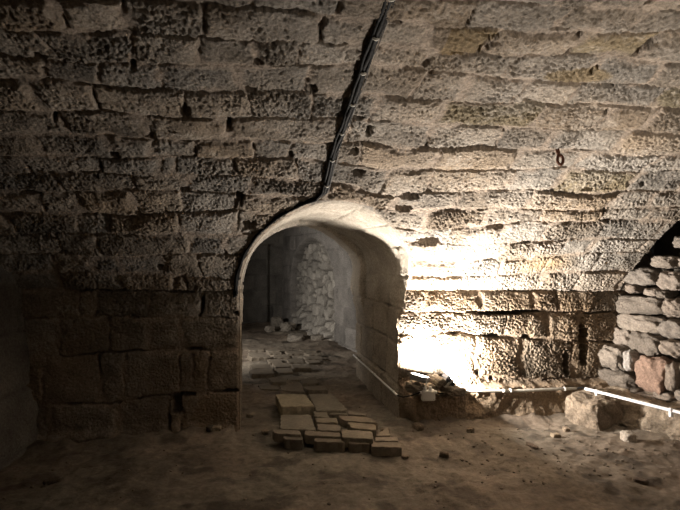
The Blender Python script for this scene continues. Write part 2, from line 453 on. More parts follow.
# ------------------------------------------------------------------ passage
DX, DZ, DR = .73, 1.19, .73
YB = 6.38
def jamb_chip(Z):
    Z = np.asarray(Z, float)
    return .072 * sstep(.93, 1.16, Z) + .022 * noise2(Z * 7 + .3, Z * 0 + 2.2, 121) + .010 * noise2(Z * 23, Z * 0 + 1.1, 122) - .012
def passage_r(a):      # irregular arch radius by angle
    a = np.asarray(a)
    return DR + .006 * np.sin(a * 5.3) * np.sin(a) + .06 * sstep(1.1, .5, a) * sstep(-.01, .05, a) * 0 + .055 * np.exp(-((a - .42) / .36) ** 2) * sstep(-.02, .3, a)
def passage_profile(n=440):
    L1 = DZ + .05; L2 = math.pi * DR
    t = np.linspace(0, 2 * L1 + L2, n)
    X = np.zeros(n); Z = np.zeros(n); nx = np.zeros(n); nz = np.zeros(n)
    a = math.pi - np.clip(t - L1, 0, L2) / DR
    rr = passage_r(a)
    arch = (t >= L1) & (t <= L1 + L2)
    X = np.where(arch, DX + rr * np.cos(a), np.where(t < L1, DX - DR, DX + DR)); Z = np.where(arch, DZ + rr * np.sin(a), np.where(t < L1, t - .05, (2 * L1 + L2 - t) - .05))
    nx = -np.where(arch, np.cos(a), np.where(t < L1, -1, 1)); nz = -np.where(arch, np.sin(a), 0)
    return t, X, Z, nx, nz

def build_passage():
    t, PX, PZ, nx, nz = passage_profile()
    nw = 230
    w = np.linspace(0, 1, nw)
    T, W = np.meshgrid(t, w, indexing='ij')
    Xb = PX[:, None] + 0 * W; Zb = PZ[:, None] + 0 * W
    Yf = yfront(Xb, Zb)
    chip = jamb_chip(np.minimum(Zb, DZ)) * sstep(.35, .0, np.maximum(Zb - DZ, 0)) * (Xb > DX) * sstep(.32, .0, (YB - Yf) * W)
    ra = np.hypot(Xb - DX, np.maximum(Zb - DZ, 0)); 
    Xb = Xb + chip * (Xb - DX) / ra; Zb = Zb + chip * np.maximum(Zb - DZ, 0) / ra
    Yf = yfront(Xb, Zb); Y = Yf + (YB - Yf) * W
    tw = T + .012 * noise2(T * 9, Y * 9, 101); yw = Y + .014 * noise2(T * 8, Y * 8, 102)
    rows = np.array([-.2, .33, .66, .95, 1.24, 1.5, 1.78, 2.05, 2.32, 2.60, 2.88, 3.15, 3.42, 3.72, 4.05, 4.42, 4.8, 5.5])
    K = np.clip(np.searchsorted(rows, tw) - 1, 0, len(rows) - 2)
    lo, hi = rows[K], rows[K + 1]; dv = np.minimum(tw - lo, hi - tw)
    ln = .42 + .22 * rid(K, 6); ph = rid(K, 7)
    q = yw / ln + ph; j = np.floor(q); du = np.minimum(q - j, 1 - (q - j)) * ln
    sid = (K * 57 + j.astype(int) * 991 + 12345)
    r1, r2 = rid(sid, 1), rid(sid, 2)
    r = .03
    d = np.where((du < r) & (dv < r), r - np.hypot(np.maximum(r - du, 0), np.maximum(r - dv, 0)), np.minimum(du, dv))
    prof = sstep(.004, .022, d)
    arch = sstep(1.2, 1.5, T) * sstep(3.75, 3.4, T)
    rg = 1 - 2 * np.abs(noise2(T * 26 + r1 * 9, Y * 26, 103))
    stone = .008 + (r1 - .5) * .02 + .005 * rg + .008 * noise2(T * 8, Y * 8, 104) + .003 * noise2(T * 60, Y * 60, 105)
    op = sstep(.1, .35, noise2(T * 2 + K, Y * 2, 106))
    H = (-.004 - .03 * op) * (1 - prof) + stone * prof
    fl = .006 + .010 * noise2(T * 7, Y * 7, 107) + .003 * noise2(T * 40, Y * 40, 108)
    H = H * (1 - .7 * arch) + fl * .7 * arch
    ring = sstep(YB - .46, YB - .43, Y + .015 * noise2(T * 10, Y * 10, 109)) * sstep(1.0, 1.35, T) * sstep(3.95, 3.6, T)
    H = H + ring * (.04 + .035 * sstep(2.6, 3.2, T))
    bul = sstep(2.6, 3.2, T) * sstep(4.6, 3.9, T) * np.sin(np.clip(W * 1.3, 0, 1) * math.pi) * .04
    H = H - bul
    H = H * sstep(0, .02, W)
    V = np.stack([Xb + nx[:, None] * H, Y, Zb + nz[:, None] * H], -1).reshape(-1, 3)
    g = .26 + .08 * (r2 - .5) + .05 * fbm(T * 4, Y * 4, 111, 3)
    c = np.stack([g * 1.14, g * .97, g * .76], -1)
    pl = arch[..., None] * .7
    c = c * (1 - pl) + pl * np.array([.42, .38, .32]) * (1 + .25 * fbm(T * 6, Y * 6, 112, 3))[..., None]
    lit_band = ring[..., None] * .75; c = c * (1 - lit_band) + lit_band * np.array([.60, .54, .46])  # far ring painted paler to stand in for the light on it
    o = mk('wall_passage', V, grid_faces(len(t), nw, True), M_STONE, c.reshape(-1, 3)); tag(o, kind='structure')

# ------------------------------------------------------------------ generic block wall
def blocks(U, Vv, seed, hrow=.32, lmin=.35, lvar=.4, amp=.006, gap=.006):
    uw = U + .015 * noise2(U * 7, Vv * 7, seed) ; vw = Vv + .015 * noise2(U * 6, Vv * 8, seed + 1)
    K = np.floor(vw / hrow); f = vw / hrow - K; dv = np.minimum(f, 1 - f) * hrow
    ln = lmin + lvar * rid(K.astype(int) + 50, seed); q = uw / ln + rid(K.astype(int) + 50, seed + 1); j = np.floor(q)
    du = np.minimum(q - j, 1 - (q - j)) * ln
    sid = (K.astype(int) + 60) * 91 + (j.astype(int) + 60) * 7
    r1, r2 = rid(sid, 1), rid(sid, 2); r = .03
    d = np.where((du < r) & (dv < r), r - np.hypot(np.maximum(r - du, 0), np.maximum(r - dv, 0)), np.minimum(du, dv))
    prof = sstep(gap * .5, gap * .5 + .02, d)
    rg = 1 - 2 * np.abs(noise2(U * 24 + r1 * 9, Vv * 24, seed + 3))
    st_ = .01 + (r1 - .5) * .024 + amp * rg + .008 * noise2(U * 9, Vv * 9, seed + 4)
    op = sstep(.05, .35, noise2(U * 2, Vv * 3, seed + 5))
    return (-.004 - .035 * op) * (1 - prof) + st_ * prof, r2, prof

def rubble_h(U, Vv, seed, size=.18):
    u = U / size + .25 * noise2(U * 6, Vv * 6, seed); v = Vv / (size * .8) + .25 * noise2(U * 6, Vv * 6, seed + 1)
    f1, f2, cid = worley(u, v, seed)
    e = f2 - f1
    prof = sstep(.03, .22, e)
    r1 = rid(cid % 100003, 1)
    h = -.11 * (1 - prof) + (.02 + .07 * r1 + .02 * np.sqrt(np.clip(e, 0, 1)) + .006 * noise2(U * 25, Vv * 25, seed + 2)) * prof
    return h, rid(cid % 100003, 2), prof

def panel(name, A, B, z0, z1, du, func, flip=False, m=M_STONE, kind='structure', cmap=None):
    A = np.array(A, float); B = np.array(B, float); L = np.linalg.norm(B - A); d = (B - A) / L; n = np.array([d[1], -d[0]])
    u = np.arange(0, L + du, du); z = np.arange(z0, z1 + du, du)
    U, Z = np.meshgrid(u, z, indexing='ij')
    H, c = func(U, Z)
    V = np.stack([A[0] + d[0] * U + n[0] * H, A[1] + d[1] * U + n[1] * H, Z], -1).reshape(-1, 3)
    o = mk(name, V, grid_faces(len(u), len(z), flip), m, c.reshape(-1, 3)); tag(o, kind=kind)
    return o

def colmix(g, a=(1.1, .97, .8)):
    return np.stack([g * a[0], g * a[1], g * a[2]], -1)

def build_ends():
    # left end wall, smooth worn render
    def f(U, Z):
        H, r2, prof = blocks(U, Z, 201, .45, .7, .5, .002, .004)
        H = H * .7 + .004 * fbm(U * 18, Z * 18, 206, 3) + .016 * fbm(U * 2.5, Z * 2.5, 203, 4) - .115 * Z
        g = .17 + .04 * (r2 - .5) + .045 * fbm(U * 3, Z * 3, 204, 4)
        c = colmix(g, (1.06, .97, .85)) * (.75 + .25 * prof[..., None])
        cr = sstep(.045, .0, np.abs(noise2(U * 1.3, Z * 1.3, 205)))[..., None] * .0
        return H, c * (1 - cr)
    sl = .2
    A = (-1.6 + sl * .15, 4.75); B = (-1.6 - sl * 6.7, -2.1)
    panel('wall_left', B, A, -.1, 2.95, .02, f)
    # backing of the right end wall, behind the dry stone filling
    def f2(U, Z):
        H, r2, prof = blocks(U, Z, 211, .3, .4, .3, .005)
        return H, colmix(.11 + .03 * r2)
    ex = 4.45; se = .25
    panel('wall_right', (ex - se * .2, 4.8), (ex + se * 6.7, -2.1), -.1, 3.3, .03, f2)
    # near wall behind the camera and the near half of the vault
    def f3(U, Z):
        H, r2, prof = blocks(U, Z, 221, .33, .4, .3, .005)
        return H, colmix(.22 + .05 * r2)
    panel('wall_front', (6.4, -2.0), (-3.6, -2.0), -.1, 1.3, .05, f3)
    a = np.linspace(math.asin((1.05 - YC) / R), -A0, 70); x = np.linspace(-3.6, 6.4, 120)
    Xg, Ag = np.meshgrid(x, a, indexing='ij'); sg = (A0 - Ag) * R
    H, r2, prof = blocks(Xg, sg, 231, .3, .45, .3, .004)
    zc = ZS(Xg) - R * math.cos(A0)
    V = np.stack([Xg, YC + (R - H * .5) * np.sin(Ag), zc + (R - H * .5) * np.cos(Ag)], -1).reshape(-1, 3)
    o = mk('ceiling', V, grid_faces(120, 70, True), M_STONE, colmix(.22 + .05 * r2).reshape(-1, 3)); tag(o, kind='structure')

# ------------------------------------------------------------------ rock-like solids
def rock_mesh(name, loc, size, m=M_STONE, color=(.3, .25, .2), seed=0, rot=(0, 0, 0), box=4.0, rough=.08, res=20, parent=None):
    n = res; V = []; Fc = []
    # cube sphere
    idx = {}
    def vert(p):
        k = (round(p[0], 5), round(p[1], 5), round(p[2], 5))
        if k not in idx: idx[k] = len(V); V.append(k)
        return idx[k]
    for ax in range(3):
        for sg in (-1, 1):
            for i in range(n):
                for j in range(n):
                    q = []
                    for (a, b) in ((i, j), (i + 1, j), (i + 1, j + 1), (i, j + 1)):
                        p = [0, 0, 0]; p[ax] = sg; p[(ax + 1) % 3] = -1 + 2 * a / n; p[(ax + 2) % 3] = -1 + 2 * b / n
                        q.append(vert(p))
                    Fc.append(q if sg > 0 else q[::-1])
    V = np.array(V); nrm = (np.abs(V) ** box).sum(1) ** (1 / box); P = V / nrm[:, None]
    sz = np.array(size) / 2
    Q = P * sz
    rs = random.Random(seed)
    # planar cuts give an angular, broken look
    for _ in range(7):
        c = np.array([rs.gauss(0, 1), rs.gauss(0, 1), rs.gauss(0, 1)]); c /= np.linalg.norm(c)
        ext = np.abs(c * sz).sum() * rs.uniform(.70, .92)
        dd = Q @ c - ext; Q = Q - np.maximum(dd, 0)[:, None] * c * .9
    sc = 1.0 / max(size)
    nn = noise2(P[:, 0] * 1.7 + seed * 3.1 + P[:, 2] * .9, P[:, 1] * 1.7 + P[:, 2] * 1.3, 301) + .45 * noise2(P[:, 0] * 5 + seed + P[:, 2] * 3, P[:, 1] * 5 - P[:, 2] * 4, 302) + .2 * noise2(P[:, 0] * 12 + P[:, 2] * 7, P[:, 1] * 12 - P[:, 2] * 9 + seed, 303)
    Q = Q + P * (nn * rough * min(size))[:, None]
    Mx = (Matrix.Translation(Vector(loc)) @ __import__('mathutils').Euler(rot).to_matrix().to_4x4())
    A = np.array(Mx)
    Q = Q @ A[:3, :3].T + A[:3, 3]
    cc = np.array(color)[None, :] * (1 + .25 * nn)[:, None]
    return Q, np.array(Fc), cc

def rock(name, *a, **k):
    m = k.pop('m', M_STONE); parent = k.get('parent')
    Q, Fc, cc = rock_mesh(name, *a, **k)
    c = Q.mean(0)
    o = mk(name, Q - c, Fc, m, cc, parent=parent); o.location = c
    return o

def join_rocks(name, lst, m=M_STONE):
    Vs, Fs, Cs = [], [], []; o = 0
    for Q, Fc, cc in lst: Vs.append(Q); Fs.append(Fc + o); Cs.append(cc); o += len(Q)
    return mk(name, np.concatenate(Vs), np.concatenate(Fs), m, np.concatenate(Cs))

def build_rubble_right():
    SE = .25
    def XE(Y): return 3.78 + SE * (YW - Y)
    ang = math.atan2(-1, SE)              # direction of wall toward camera
    def place(px, py):
        d = ray(px, py); t = (3.78 - .16 * float(sstep(338, 352, py)) + SE * YW) / (d[0] + SE * d[1])
        return np.array([d[0] * t, d[1] * t, CAMH + d[2] * t]), t
    L = []
    spec = [(664,262,22,12),(640,276,30,16),(672,281,22,18),(640,305,44,17),(674,307,20,17),(639,323,46,17),(673,329,24,18),(622,338,19,21),(646,343,29,21),(673,348,22,15),
            (611,357,26,22),(630,360,9,20),(652,374,29,34),(616,379,34,17),(675,377,12,28),(690,365,14,30),(683,242,18,12),(652,292,14,8),(664,294,9,8),(633,288,11,9),(693,262,22,16),(700,285,26,22),(705,310,30,20),(704,335,30,22),(706,362,12,30),
            (628,305,8,8),(605,392,26,10),(640,396,40,10),(634,392,14,8),(664,395,20,8),(690,396,28,14)]
    cols = [(.24,.205,.17),(.20,.175,.15),(.26,.22,.185),(.175,.15,.125),(.235,.195,.16)]
    for i, (px, py, w, h) in enumerate(spec):
        P, t = place(px, py)
        # width in px -> length along the wall plane
        P2, _ = place(px + w / 2, py); P1, _ = place(px - w / 2, py); ln = np.linalg.norm(P2 - P1)
        hh = h * t / F
        c = cols[i % 5]
        if (px, py) == (652, 374): c = (.28, .19, .145)
        if px in (630,): c = (.36, .33, .30)
        L.append(rock_mesh('', tuple(P + np.array([.05 - .03 * random.random(), 0, 0])), (ln * .99, .24, hh * .99), color=c, seed=i, rot=(random.uniform(-.04, .04), random.uniform(-.06, .06), ang), box=5, rough=.11, res=16))
    # continue the filling outside the frame towards the camera
    z = .15; k = 100
    while z < 2.6:
        h = random.uniform(.11, .2); Y = 3.52 - random.uniform(0, .1)
        while Y > 1.2:
            w = random.uniform(.16, .36); Yc = Y - w / 2
            top = ZS(3.9) - R * math.cos(A0) + math.sqrt(R * R - (Yc - YC) ** 2)
            if z + h < top - .2:
                L.append(rock_mesh('', (XE(Yc) + .05, Yc, z + h / 2), (w * 1.02, .24, h * 1.0), color=cols[k % 5], seed=k, rot=(0, random.uniform(-.06, .06), ang), box=4, rough=.07, res=8))
            k += 1; Y -= w
        z += h
    # small chinking stones behind, deep in the gaps
    for q in range(230):
        Y = random.uniform(1.4, 4.2); top = ZS(3.9) - R * math.cos(A0) + math.sqrt(R * R - (Y - YC) ** 2)
        zz = random.uniform(.2, top - .3)
        s_ = random.uniform(.06, .13)
        L.append(rock_mesh('', (XE(Y) + .14, Y, zz), (s_ * 1.6, .16, s_), color=cols[q % 5], seed=500 + q, rot=(random.random(), random.random() * .4, ang), box=3, rough=.1, res=5))
    o = join_rocks('wall_right_filling', L); tag(o, kind='structure')
    o.name = 'wall_right.001'
    # ledge at the foot of the end wall
    u = np.linspace(0, 1, 260); v = np.linspace(0, 1, 90)
    U, Vv = np.meshgrid(u, v, indexing='ij')
    Yl = 4.62 - U * 3.6
    xe = 3.40 + SE * 1.1 * (YW - Yl)                       # ledge edge line
    # profile: from floor in front, up, over the top to the wall
    xs = np.interp(Vv, [0, .45, .55, 1.0], [-.16, -.03, .03, .62]); zs = np.interp(Vv, [0, .12, .45, .55, 1.0], [-.04, .02, .185, .215, .27])
    nz_ = fbm(Yl * 5, Vv * 3, 401, 4)
    V = np.stack([xe + xs + .07 * nz_, Yl, zs + .028 * fbm(Yl * 9, Vv * 6, 402, 4)], -1).reshape(-1, 3)
    g = .30 + .08 * fbm(Yl * 4, Vv * 3, 403, 4)
    o = mk('trim_1', V, grid_faces(260, 90, False), M_STONE, colmix(g, (1.12, .92, .70)).reshape(-1, 3)); tag(o, kind='structure')

# ------------------------------------------------------------------ floor
def floor_h(X, Y):
    h = .028 * fbm(X * .9, Y * .9, 501, 3) + .012 * fbm(X * 5, Y * 5, 502, 3)
    h = h + .010 * np.maximum(fbm(X * 9, Y * 9, 503, 3), 0)
    h = h - .02
    cr = np.abs(noise2(X * 1.6 + .3 * noise2(X * 6, Y * 6, 504), Y * 2.2, 505))
    h = h - .012 * sstep(.02, .0, cr) * sstep(0, .3, noise2(X * 1.2, Y * 1.2, 506))
    return h
def build_floor():
    def part(x0, x1, y0, y1, d, nm):
        x = np.arange(x0, x1 + d, d); y = np.arange(y0, y1 + d, d)
        X, Y = np.meshgrid(x, y, indexing='ij'); h = floor_h(X, Y)
        if nm: 
            # foot-worn banks at the walls
            h = h + .04 * sstep(.35, .0, YW - Y) * (Y < YW + .2) * ((X < -.05) | (X > 1.6)) * (1 + noise2(X * 6, Y * 6, 507))
        g = .175 + .05 * fbm(X * 2.2, Y * 2.2, 511, 4) + .03 * noise2(X * 14, Y * 14, 512)
        red = np.clip(.5 + fbm(X * .8, Y * .8, 513, 2), 0, 1)[..., None]
        c = colmix(g, (1.06, .93, .74)) * (1 - red) + colmix(g * .95, (1.14, .91, .70)) * red
        dk = sstep(.15, .5, fbm(X * 3, Y * 3, 514, 3))[..., None]; c = c * (1 - .45 * dk)
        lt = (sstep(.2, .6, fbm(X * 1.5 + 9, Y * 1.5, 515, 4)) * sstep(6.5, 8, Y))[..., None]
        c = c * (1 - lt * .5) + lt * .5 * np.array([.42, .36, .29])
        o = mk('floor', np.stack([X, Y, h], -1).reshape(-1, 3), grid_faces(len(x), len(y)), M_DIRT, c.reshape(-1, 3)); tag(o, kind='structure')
    part(-3.0, 5.2, 1.0, 13.0, .0155, True)
    part(-4.0, 6.6, -2.2, 1.02, .06, False)

# ------------------------------------------------------------------ far chamber
def build_far():
    def fb(U, Z):
        H, r2, prof = blocks(U, Z, 601, .36, .45, .4, .010, .012)
        g = .20 + .09 * (r2 - .5) + .05 * fbm(U * 3, Z * 3, 603, 3)
        # doorway-like recess
        X = -3 + U
        rc = sstep(.62, .66, X) * sstep(1.02, .98, X) * sstep(1.75, 1.70, Z + .1 * noise2(X * 5, Z * 5, 604))
        H = H - .14 * rc
        bump = sstep(.0, .1, .62 - X) * 0
        return H, colmix(g, (1.03, .97, .87))
    panel('wall_far_back', (-3.0, 12.0), (3.0, 12.0), -.1, 3.1, .022, fb)
    def fr(U, Z):
        # U runs from the back towards the camera
        H1, r2, prof = blocks(U + 3, Z, 611, .33, .35, .35, .008, .008)
        H2, q2, p2_ = rubble_h(U, Z, 613, .22)
        cx, hw = 1.96, 1.28; zc = .95
        e = np.where(Z > zc, np.hypot((U - cx) / hw, (Z - zc) / .92), np.abs(U - cx) / hw)
        inn = sstep(1.02, .97, e + .02 * noise2(U * 8, Z * 8, 614))
        rim = sstep(.97, .90, e)                 # filling stops short of the arch, leaving a slot
        H = H1 * (1 - inn) + inn * (H2 - .16 - .22 * (1 - rim))
        H = H + .15 * sstep(.5, .0, Z) * inn * (1 + .3 * noise2(U * 5, Z * 5, 615))
        g1 = .24 + .09 * (r2 - .5) + .06 * fbm(U * 4, Z * 4, 616, 3); g2 = .38 + .22 * (q2 - .5)
        c = colmix(g1, (1.05, .98, .9)) * (1 - inn[..., None]) + colmix(g2 * (.45 + .55 * p2_), (1.05, .98, .87)) * inn[..., None]
        return H, c
    panel('wall_far_right', (.98, 12.1), (2.18, 6.3), -.1, 3.1, .018, fr)
    def fl(U, Z):
        H, r2, prof = blocks(U, Z, 621, .36, .45, .4, .006); return H, colmix(.2 + .05 * r2)
    panel('wall_far_left', (-2.9, 6.2), (-2.9, 12.2), -.1, 3.1, .06, fl)
    # low vault over the far chamber
    x = np.linspace(-3.1, 3.1, 120); y = np.linspace(6.3, 12.2, 90); X, Y = np.meshgrid(x, y, indexing='ij')
    H, r2, prof = blocks(Y, X, 631, .3, .5, .3, .005)
    Z = 2.05 + 1.0 * np.sqrt(np.clip(1 - (X / 3.15) ** 2, 0, 1)) - H
    o = mk('ceiling', np.stack([X, Y, Z], -1).reshape(-1, 3), grid_faces(120, 90), M_STONE, colmix(.22 + .05 * r2).reshape(-1, 3)); tag(o, kind='structure')
    # far side of the thick wall, with the doorway left open
    n = 60; V = []; 
    t, PX, PZ, nx, nz = passage_profile(120)
    outer = []
    for X_, Z_ in zip(PX, PZ):
        dx_, dz_ = X_ - DX, max(Z_ - .6, 0) + .001
        k = 1e9
        if dx_ > 1e-6: k = min(k, (2.9 - DX) / dx_)
        if dx_ < -1e-6: k = min(k, (-3.1 - DX) / dx_)
        k = min(k, (3.2 - .6) / dz_)
        outer.append((DX + dx_ * k, min(.6 + (Z_ - .6) * k, 3.2) if Z_ > .6 else Z_))
    for w in np.linspace(0, 1, 12):
        for i in range(120): V.append((PX[i] + (outer[i][0] - PX[i]) * w, YB + (.01 if w > 0 else 0), PZ[i] + (outer[i][1] - PZ[i]) * w))
    c = np.tile(np.array([.24, .21, .17]), (len(V), 1))
    o = mk('wall_far_front', np.array(V), grid_faces(12, 120), M_STONE, c); tag(o, kind='structure')
    # loose rocks at the foot of the rubble filling
    items = [((277, 317), .26, .22, 'squared grey-brown rock beside the far rubble heap, the tallest'), ((288, 322), .28, .20, 'dark rock in the far chamber between the tall block and the pale rubble'),
             ((296, 331), .38, .13, 'long pale flat rock lying in front of the far rubble wall'), ((270, 324), .20, .13, 'small dark rock lying leftmost of the far chamber rocks'),
             ((318, 333), .26, .10, 'low grey rock at the foot of the far rubble wall, rightmost')]
    for i, ((px, py), w, h, lab) in enumerate(items):
        p = on_z(px, py + 4, h * .4)
        z0 = float(floor_h(np.array(p[0]), np.array(p[1])))
        o = rock('loose_rock', (p[0], p[1], z0 + h * .36), (w, w * .8, h), color=(.28, .25, .21), seed=40 + i, rot=(0, 0, i * .7), box=5)
        tag(o, lab, 'rock', 'loose rocks in the far chamber')

# ------------------------------------------------------------------ slabs
def slab(pts, ztop, th, seed, color, name='paving_slab'):
    """pts: photo outline of the top face"""
    P = np.array([on_z(px, py, ztop)[:2] for px, py in pts]); c = P.mean(0); Q = P - c
    # dense outline with chipped edges
    rs = random.Random(seed); n = len(Q); O = []
    for i in range(n):
        a, b = Q[i], Q[(i + 1) % n]; L = np.linalg.norm(b - a); k = max(3, int(L / .02))
        nrm = np.array([(b - a)[1], -(b - a)[0]]) / L
        for j in range(k):
            t = j / k; p = a + (b - a) * t
            cor = min(t, 1 - t) * L
            O.append(p - (p / max(np.linalg.norm(p), .01)) * max(0, .012 - cor) * .6 + nrm * .006 * math.sin(j * 1.3 + seed) * rs.uniform(.2, 1))
    O = np.array(O); m = len(O)
    rings = [(1.0, -th, 0), (1.01, -th * .5, .3), (1.0, -.010, .2), (.985, -.003, 0), (.95, 0, 0), (.75, 0, 0), (.5, 0, 0), (.25, 0, 0), (.03, 0, 0)]
    V = []; 
    tx, ty = rs.uniform(-.02, .02), rs.uniform(-.02, .02)
    for k, (s_, z, w) in enumerate(rings):
        for i, p in enumerate(O):
            q = p * s_
            zz = z + (q[0] * tx + q[1] * ty)
            if k >= 3: zz += .0035 * mnoise.noise(Vector((q[0] * 14 + seed, q[1] * 14, 1)))
            jit = .006 * w * rs.uniform(-1, 1)
            V.append((q[0] + jit, q[1] + jit, zz))
    Fc = []
    for k in range(len(rings) - 1):
        for i in range(m): Fc.append((k * m + i, k * m + (i + 1) % m, (k + 1) * m + (i + 1) % m, (k + 1) * m + i))
    Fc = [f for f in Fc]; Fc.append(tuple((len(rings) - 1) * m + i for i in range(m))); Fc.append(tuple(range(m))[::-1])
    area = 0.5 * sum(Q[i][0] * Q[(i + 1) % n][1] - Q[(i + 1) % n][0] * Q[i][1] for i in range(n))
    if area < 0: Fc = [f[::-1] for f in Fc]
    V = np.array(V)
    col = .74 * np.array(color)[None, :] * (1 + .2 * noise2(V[:, 0] * 9 + seed, V[:, 1] * 9, 701))[:, None]
    o = mk(name, V, Fc, M_SLAB, col, smooth=False); o.location = (c[0], c[1], ztop)
    return o

def cp(x, y): return (220 + x / 3.4, 320 + y / 3.4)
SLABS = [
 ([(188,252),(288,250),(322,290),(208,293)], .115, .085, (.42,.36,.26), 'large pale slab with a bright straight front edge, at the left of the paving'),
 ([(205,322),(308,320),(326,372),(203,368)], .090, .07, (.27,.24,.19), 'broad grey slab just in front of the pale bright-edged slab'),
 ([(300,250),(382,250),(434,304),(328,306)], .105, .075, (.26,.23,.18), 'broad slab right beside the pale bright-edged slab'),
 ([(318,309),(362,310),(372,330),(322,328)], .085, .06, (.25,.22,.17), 'small slab below the corner of the broad right-hand slab'),
 ([(322,331),(396,331),(402,348),(328,347)], .088, .06, (.28,.24,.18), 'narrow slab third row from the front, left of centre'),
 ([(376,306),(432,308),(434,320),(372,320)], .075, .055, (.24,.21,.16), 'thin sliver slab touching the broad right-hand slab'),
 ([(436,306),(500,316),(494,325),(434,320)], .075, .055, (.27,.23,.18), 'thin slab pointing right beyond the broad right-hand slab'),
 ([(400,324),(500,328),(538,348),(420,342)], .080, .055, (.30,.25,.19), 'pointed slab at the right edge of the paving'),
 ([(330,351),(408,356),(412,377),(332,373)], .092, .065, (.27,.23,.18), 'squarish slab in the middle of the front paving'),
 ([(432,346),(528,352),(532,373),(446,367)], .078, .055, (.27,.23,.17), 'oblong slab behind the wide front right slab'),
 ([(412,369),(518,377),(522,405),(414,398)], .092, .070, (.29,.25,.19), 'wide slab in the second row at the front right'),
 ([(528,392),(570,362),(580,391)], .066, .05, (.30,.25,.19), 'triangular slab at the right end of the paving'),
 ([(526,396),(604,396),(608,411),(527,410)], .066, .05, (.31,.26,.20), 'short oblong slab under the triangular one'),
 ([(180,370),(274,375),(276,389),(182,384)], .080, .060, (.27,.23,.18), 'rounded kerb slab at the front left end of the paving'),
 ([(214,390),(280,391),(282,407),(218,405)], .058, .07, (.22,.19,.15), 'thick block under the front left kerb slab'),
 ([(286,376),(408,380),(412,395),(290,391)], .080, .060, (.26,.22,.17), 'long thin slab at the front, under the middle one'),
 ([(318,398),(424,403),(426,416),(322,412)], .060, .065, (.25,.21,.16), 'long rounded slab at the very front edge, centre'),
 ([(436,404),(508,409),(510,421),(438,418)], .060, .065, (.25,.21,.16), 'short block at the front edge right of centre'),
 ([(512,414),(614,416),(620,432),(514,430)], .058, .060, (.30,.25,.19), 'flat slab at the front right corner of the paving'),
]
def build_slabs():
    for i, (pts, z, th, c, lab) in enumerate(SLABS):
        o = slab([cp(*p) for p in pts], z, th + .01, i, c); tag(o, lab, 'paving slab', 'broken paving slabs in the doorway', 'thing')
    # worn older paving running back through the passage
    rs = random.Random(5); k = 0
    rows = [(390, 383), (382, 376), (375, 369.5), (368.5, 364), (363.2, 359), (358.3, 354.8), (354.2, 351.5), (351, 348.5)]
    lefts = [258, 256, 252, 250, 246, 246, 247, 249]; rights = [330, 324, 318, 312, 322, 330, 326, 318]
    names = ['nearest', 'second', 'third', 'fourth', 'fifth', 'sixth', 'seventh', 'farthest']
    for r, (yb, yt) in enumerate(rows):
        x = lefts[r] + rs.uniform(0, 3); cells = []
        while x < rights[r] - 6:
            w = rs.uniform(13, 24); x2 = min(x + w, rights[r]); cells.append((x, x2)); x = x2 + rs.uniform(.8, 1.6)
        for j, (a, b) in enumerate(cells):
            sh = -(yb - yt) * .55
            jy = (yb - yt) * .28; jt = rs.uniform(-jy, jy)
            pts = [(a + sh + rs.uniform(-2, 2), yt + jt + rs.uniform(0, jy)), (b + sh + rs.uniform(-3, 0), yt + jt + rs.uniform(-jy, jy)), (b + rs.uniform(-2.5, 0), yb + jt - rs.uniform(0, jy)), (a + rs.uniform(-1, 2), yb + jt - rs.uniform(0, jy))]
            z = .026 + rs.uniform(-.022, .018)
            if rs.random() < .16: continue
            g = rs.uniform(.18, .24)
            o = slab(pts, z, .09, 100 + k, (g * 1.12, g * .95, g * .74), 'worn_paving_slab'); k += 1
            side = 'first' if j == 0 else ('last' if j == len(cells) - 1 else ['', 'second', 'third', 'fourth', 'fifth', 'sixth'][j])
            tag(o, 'worn passage slab, %s row behind the clean slabs, %s from left' % (names[r], side), 'paving slab', 'worn paving slabs inside the passage', 'thing')

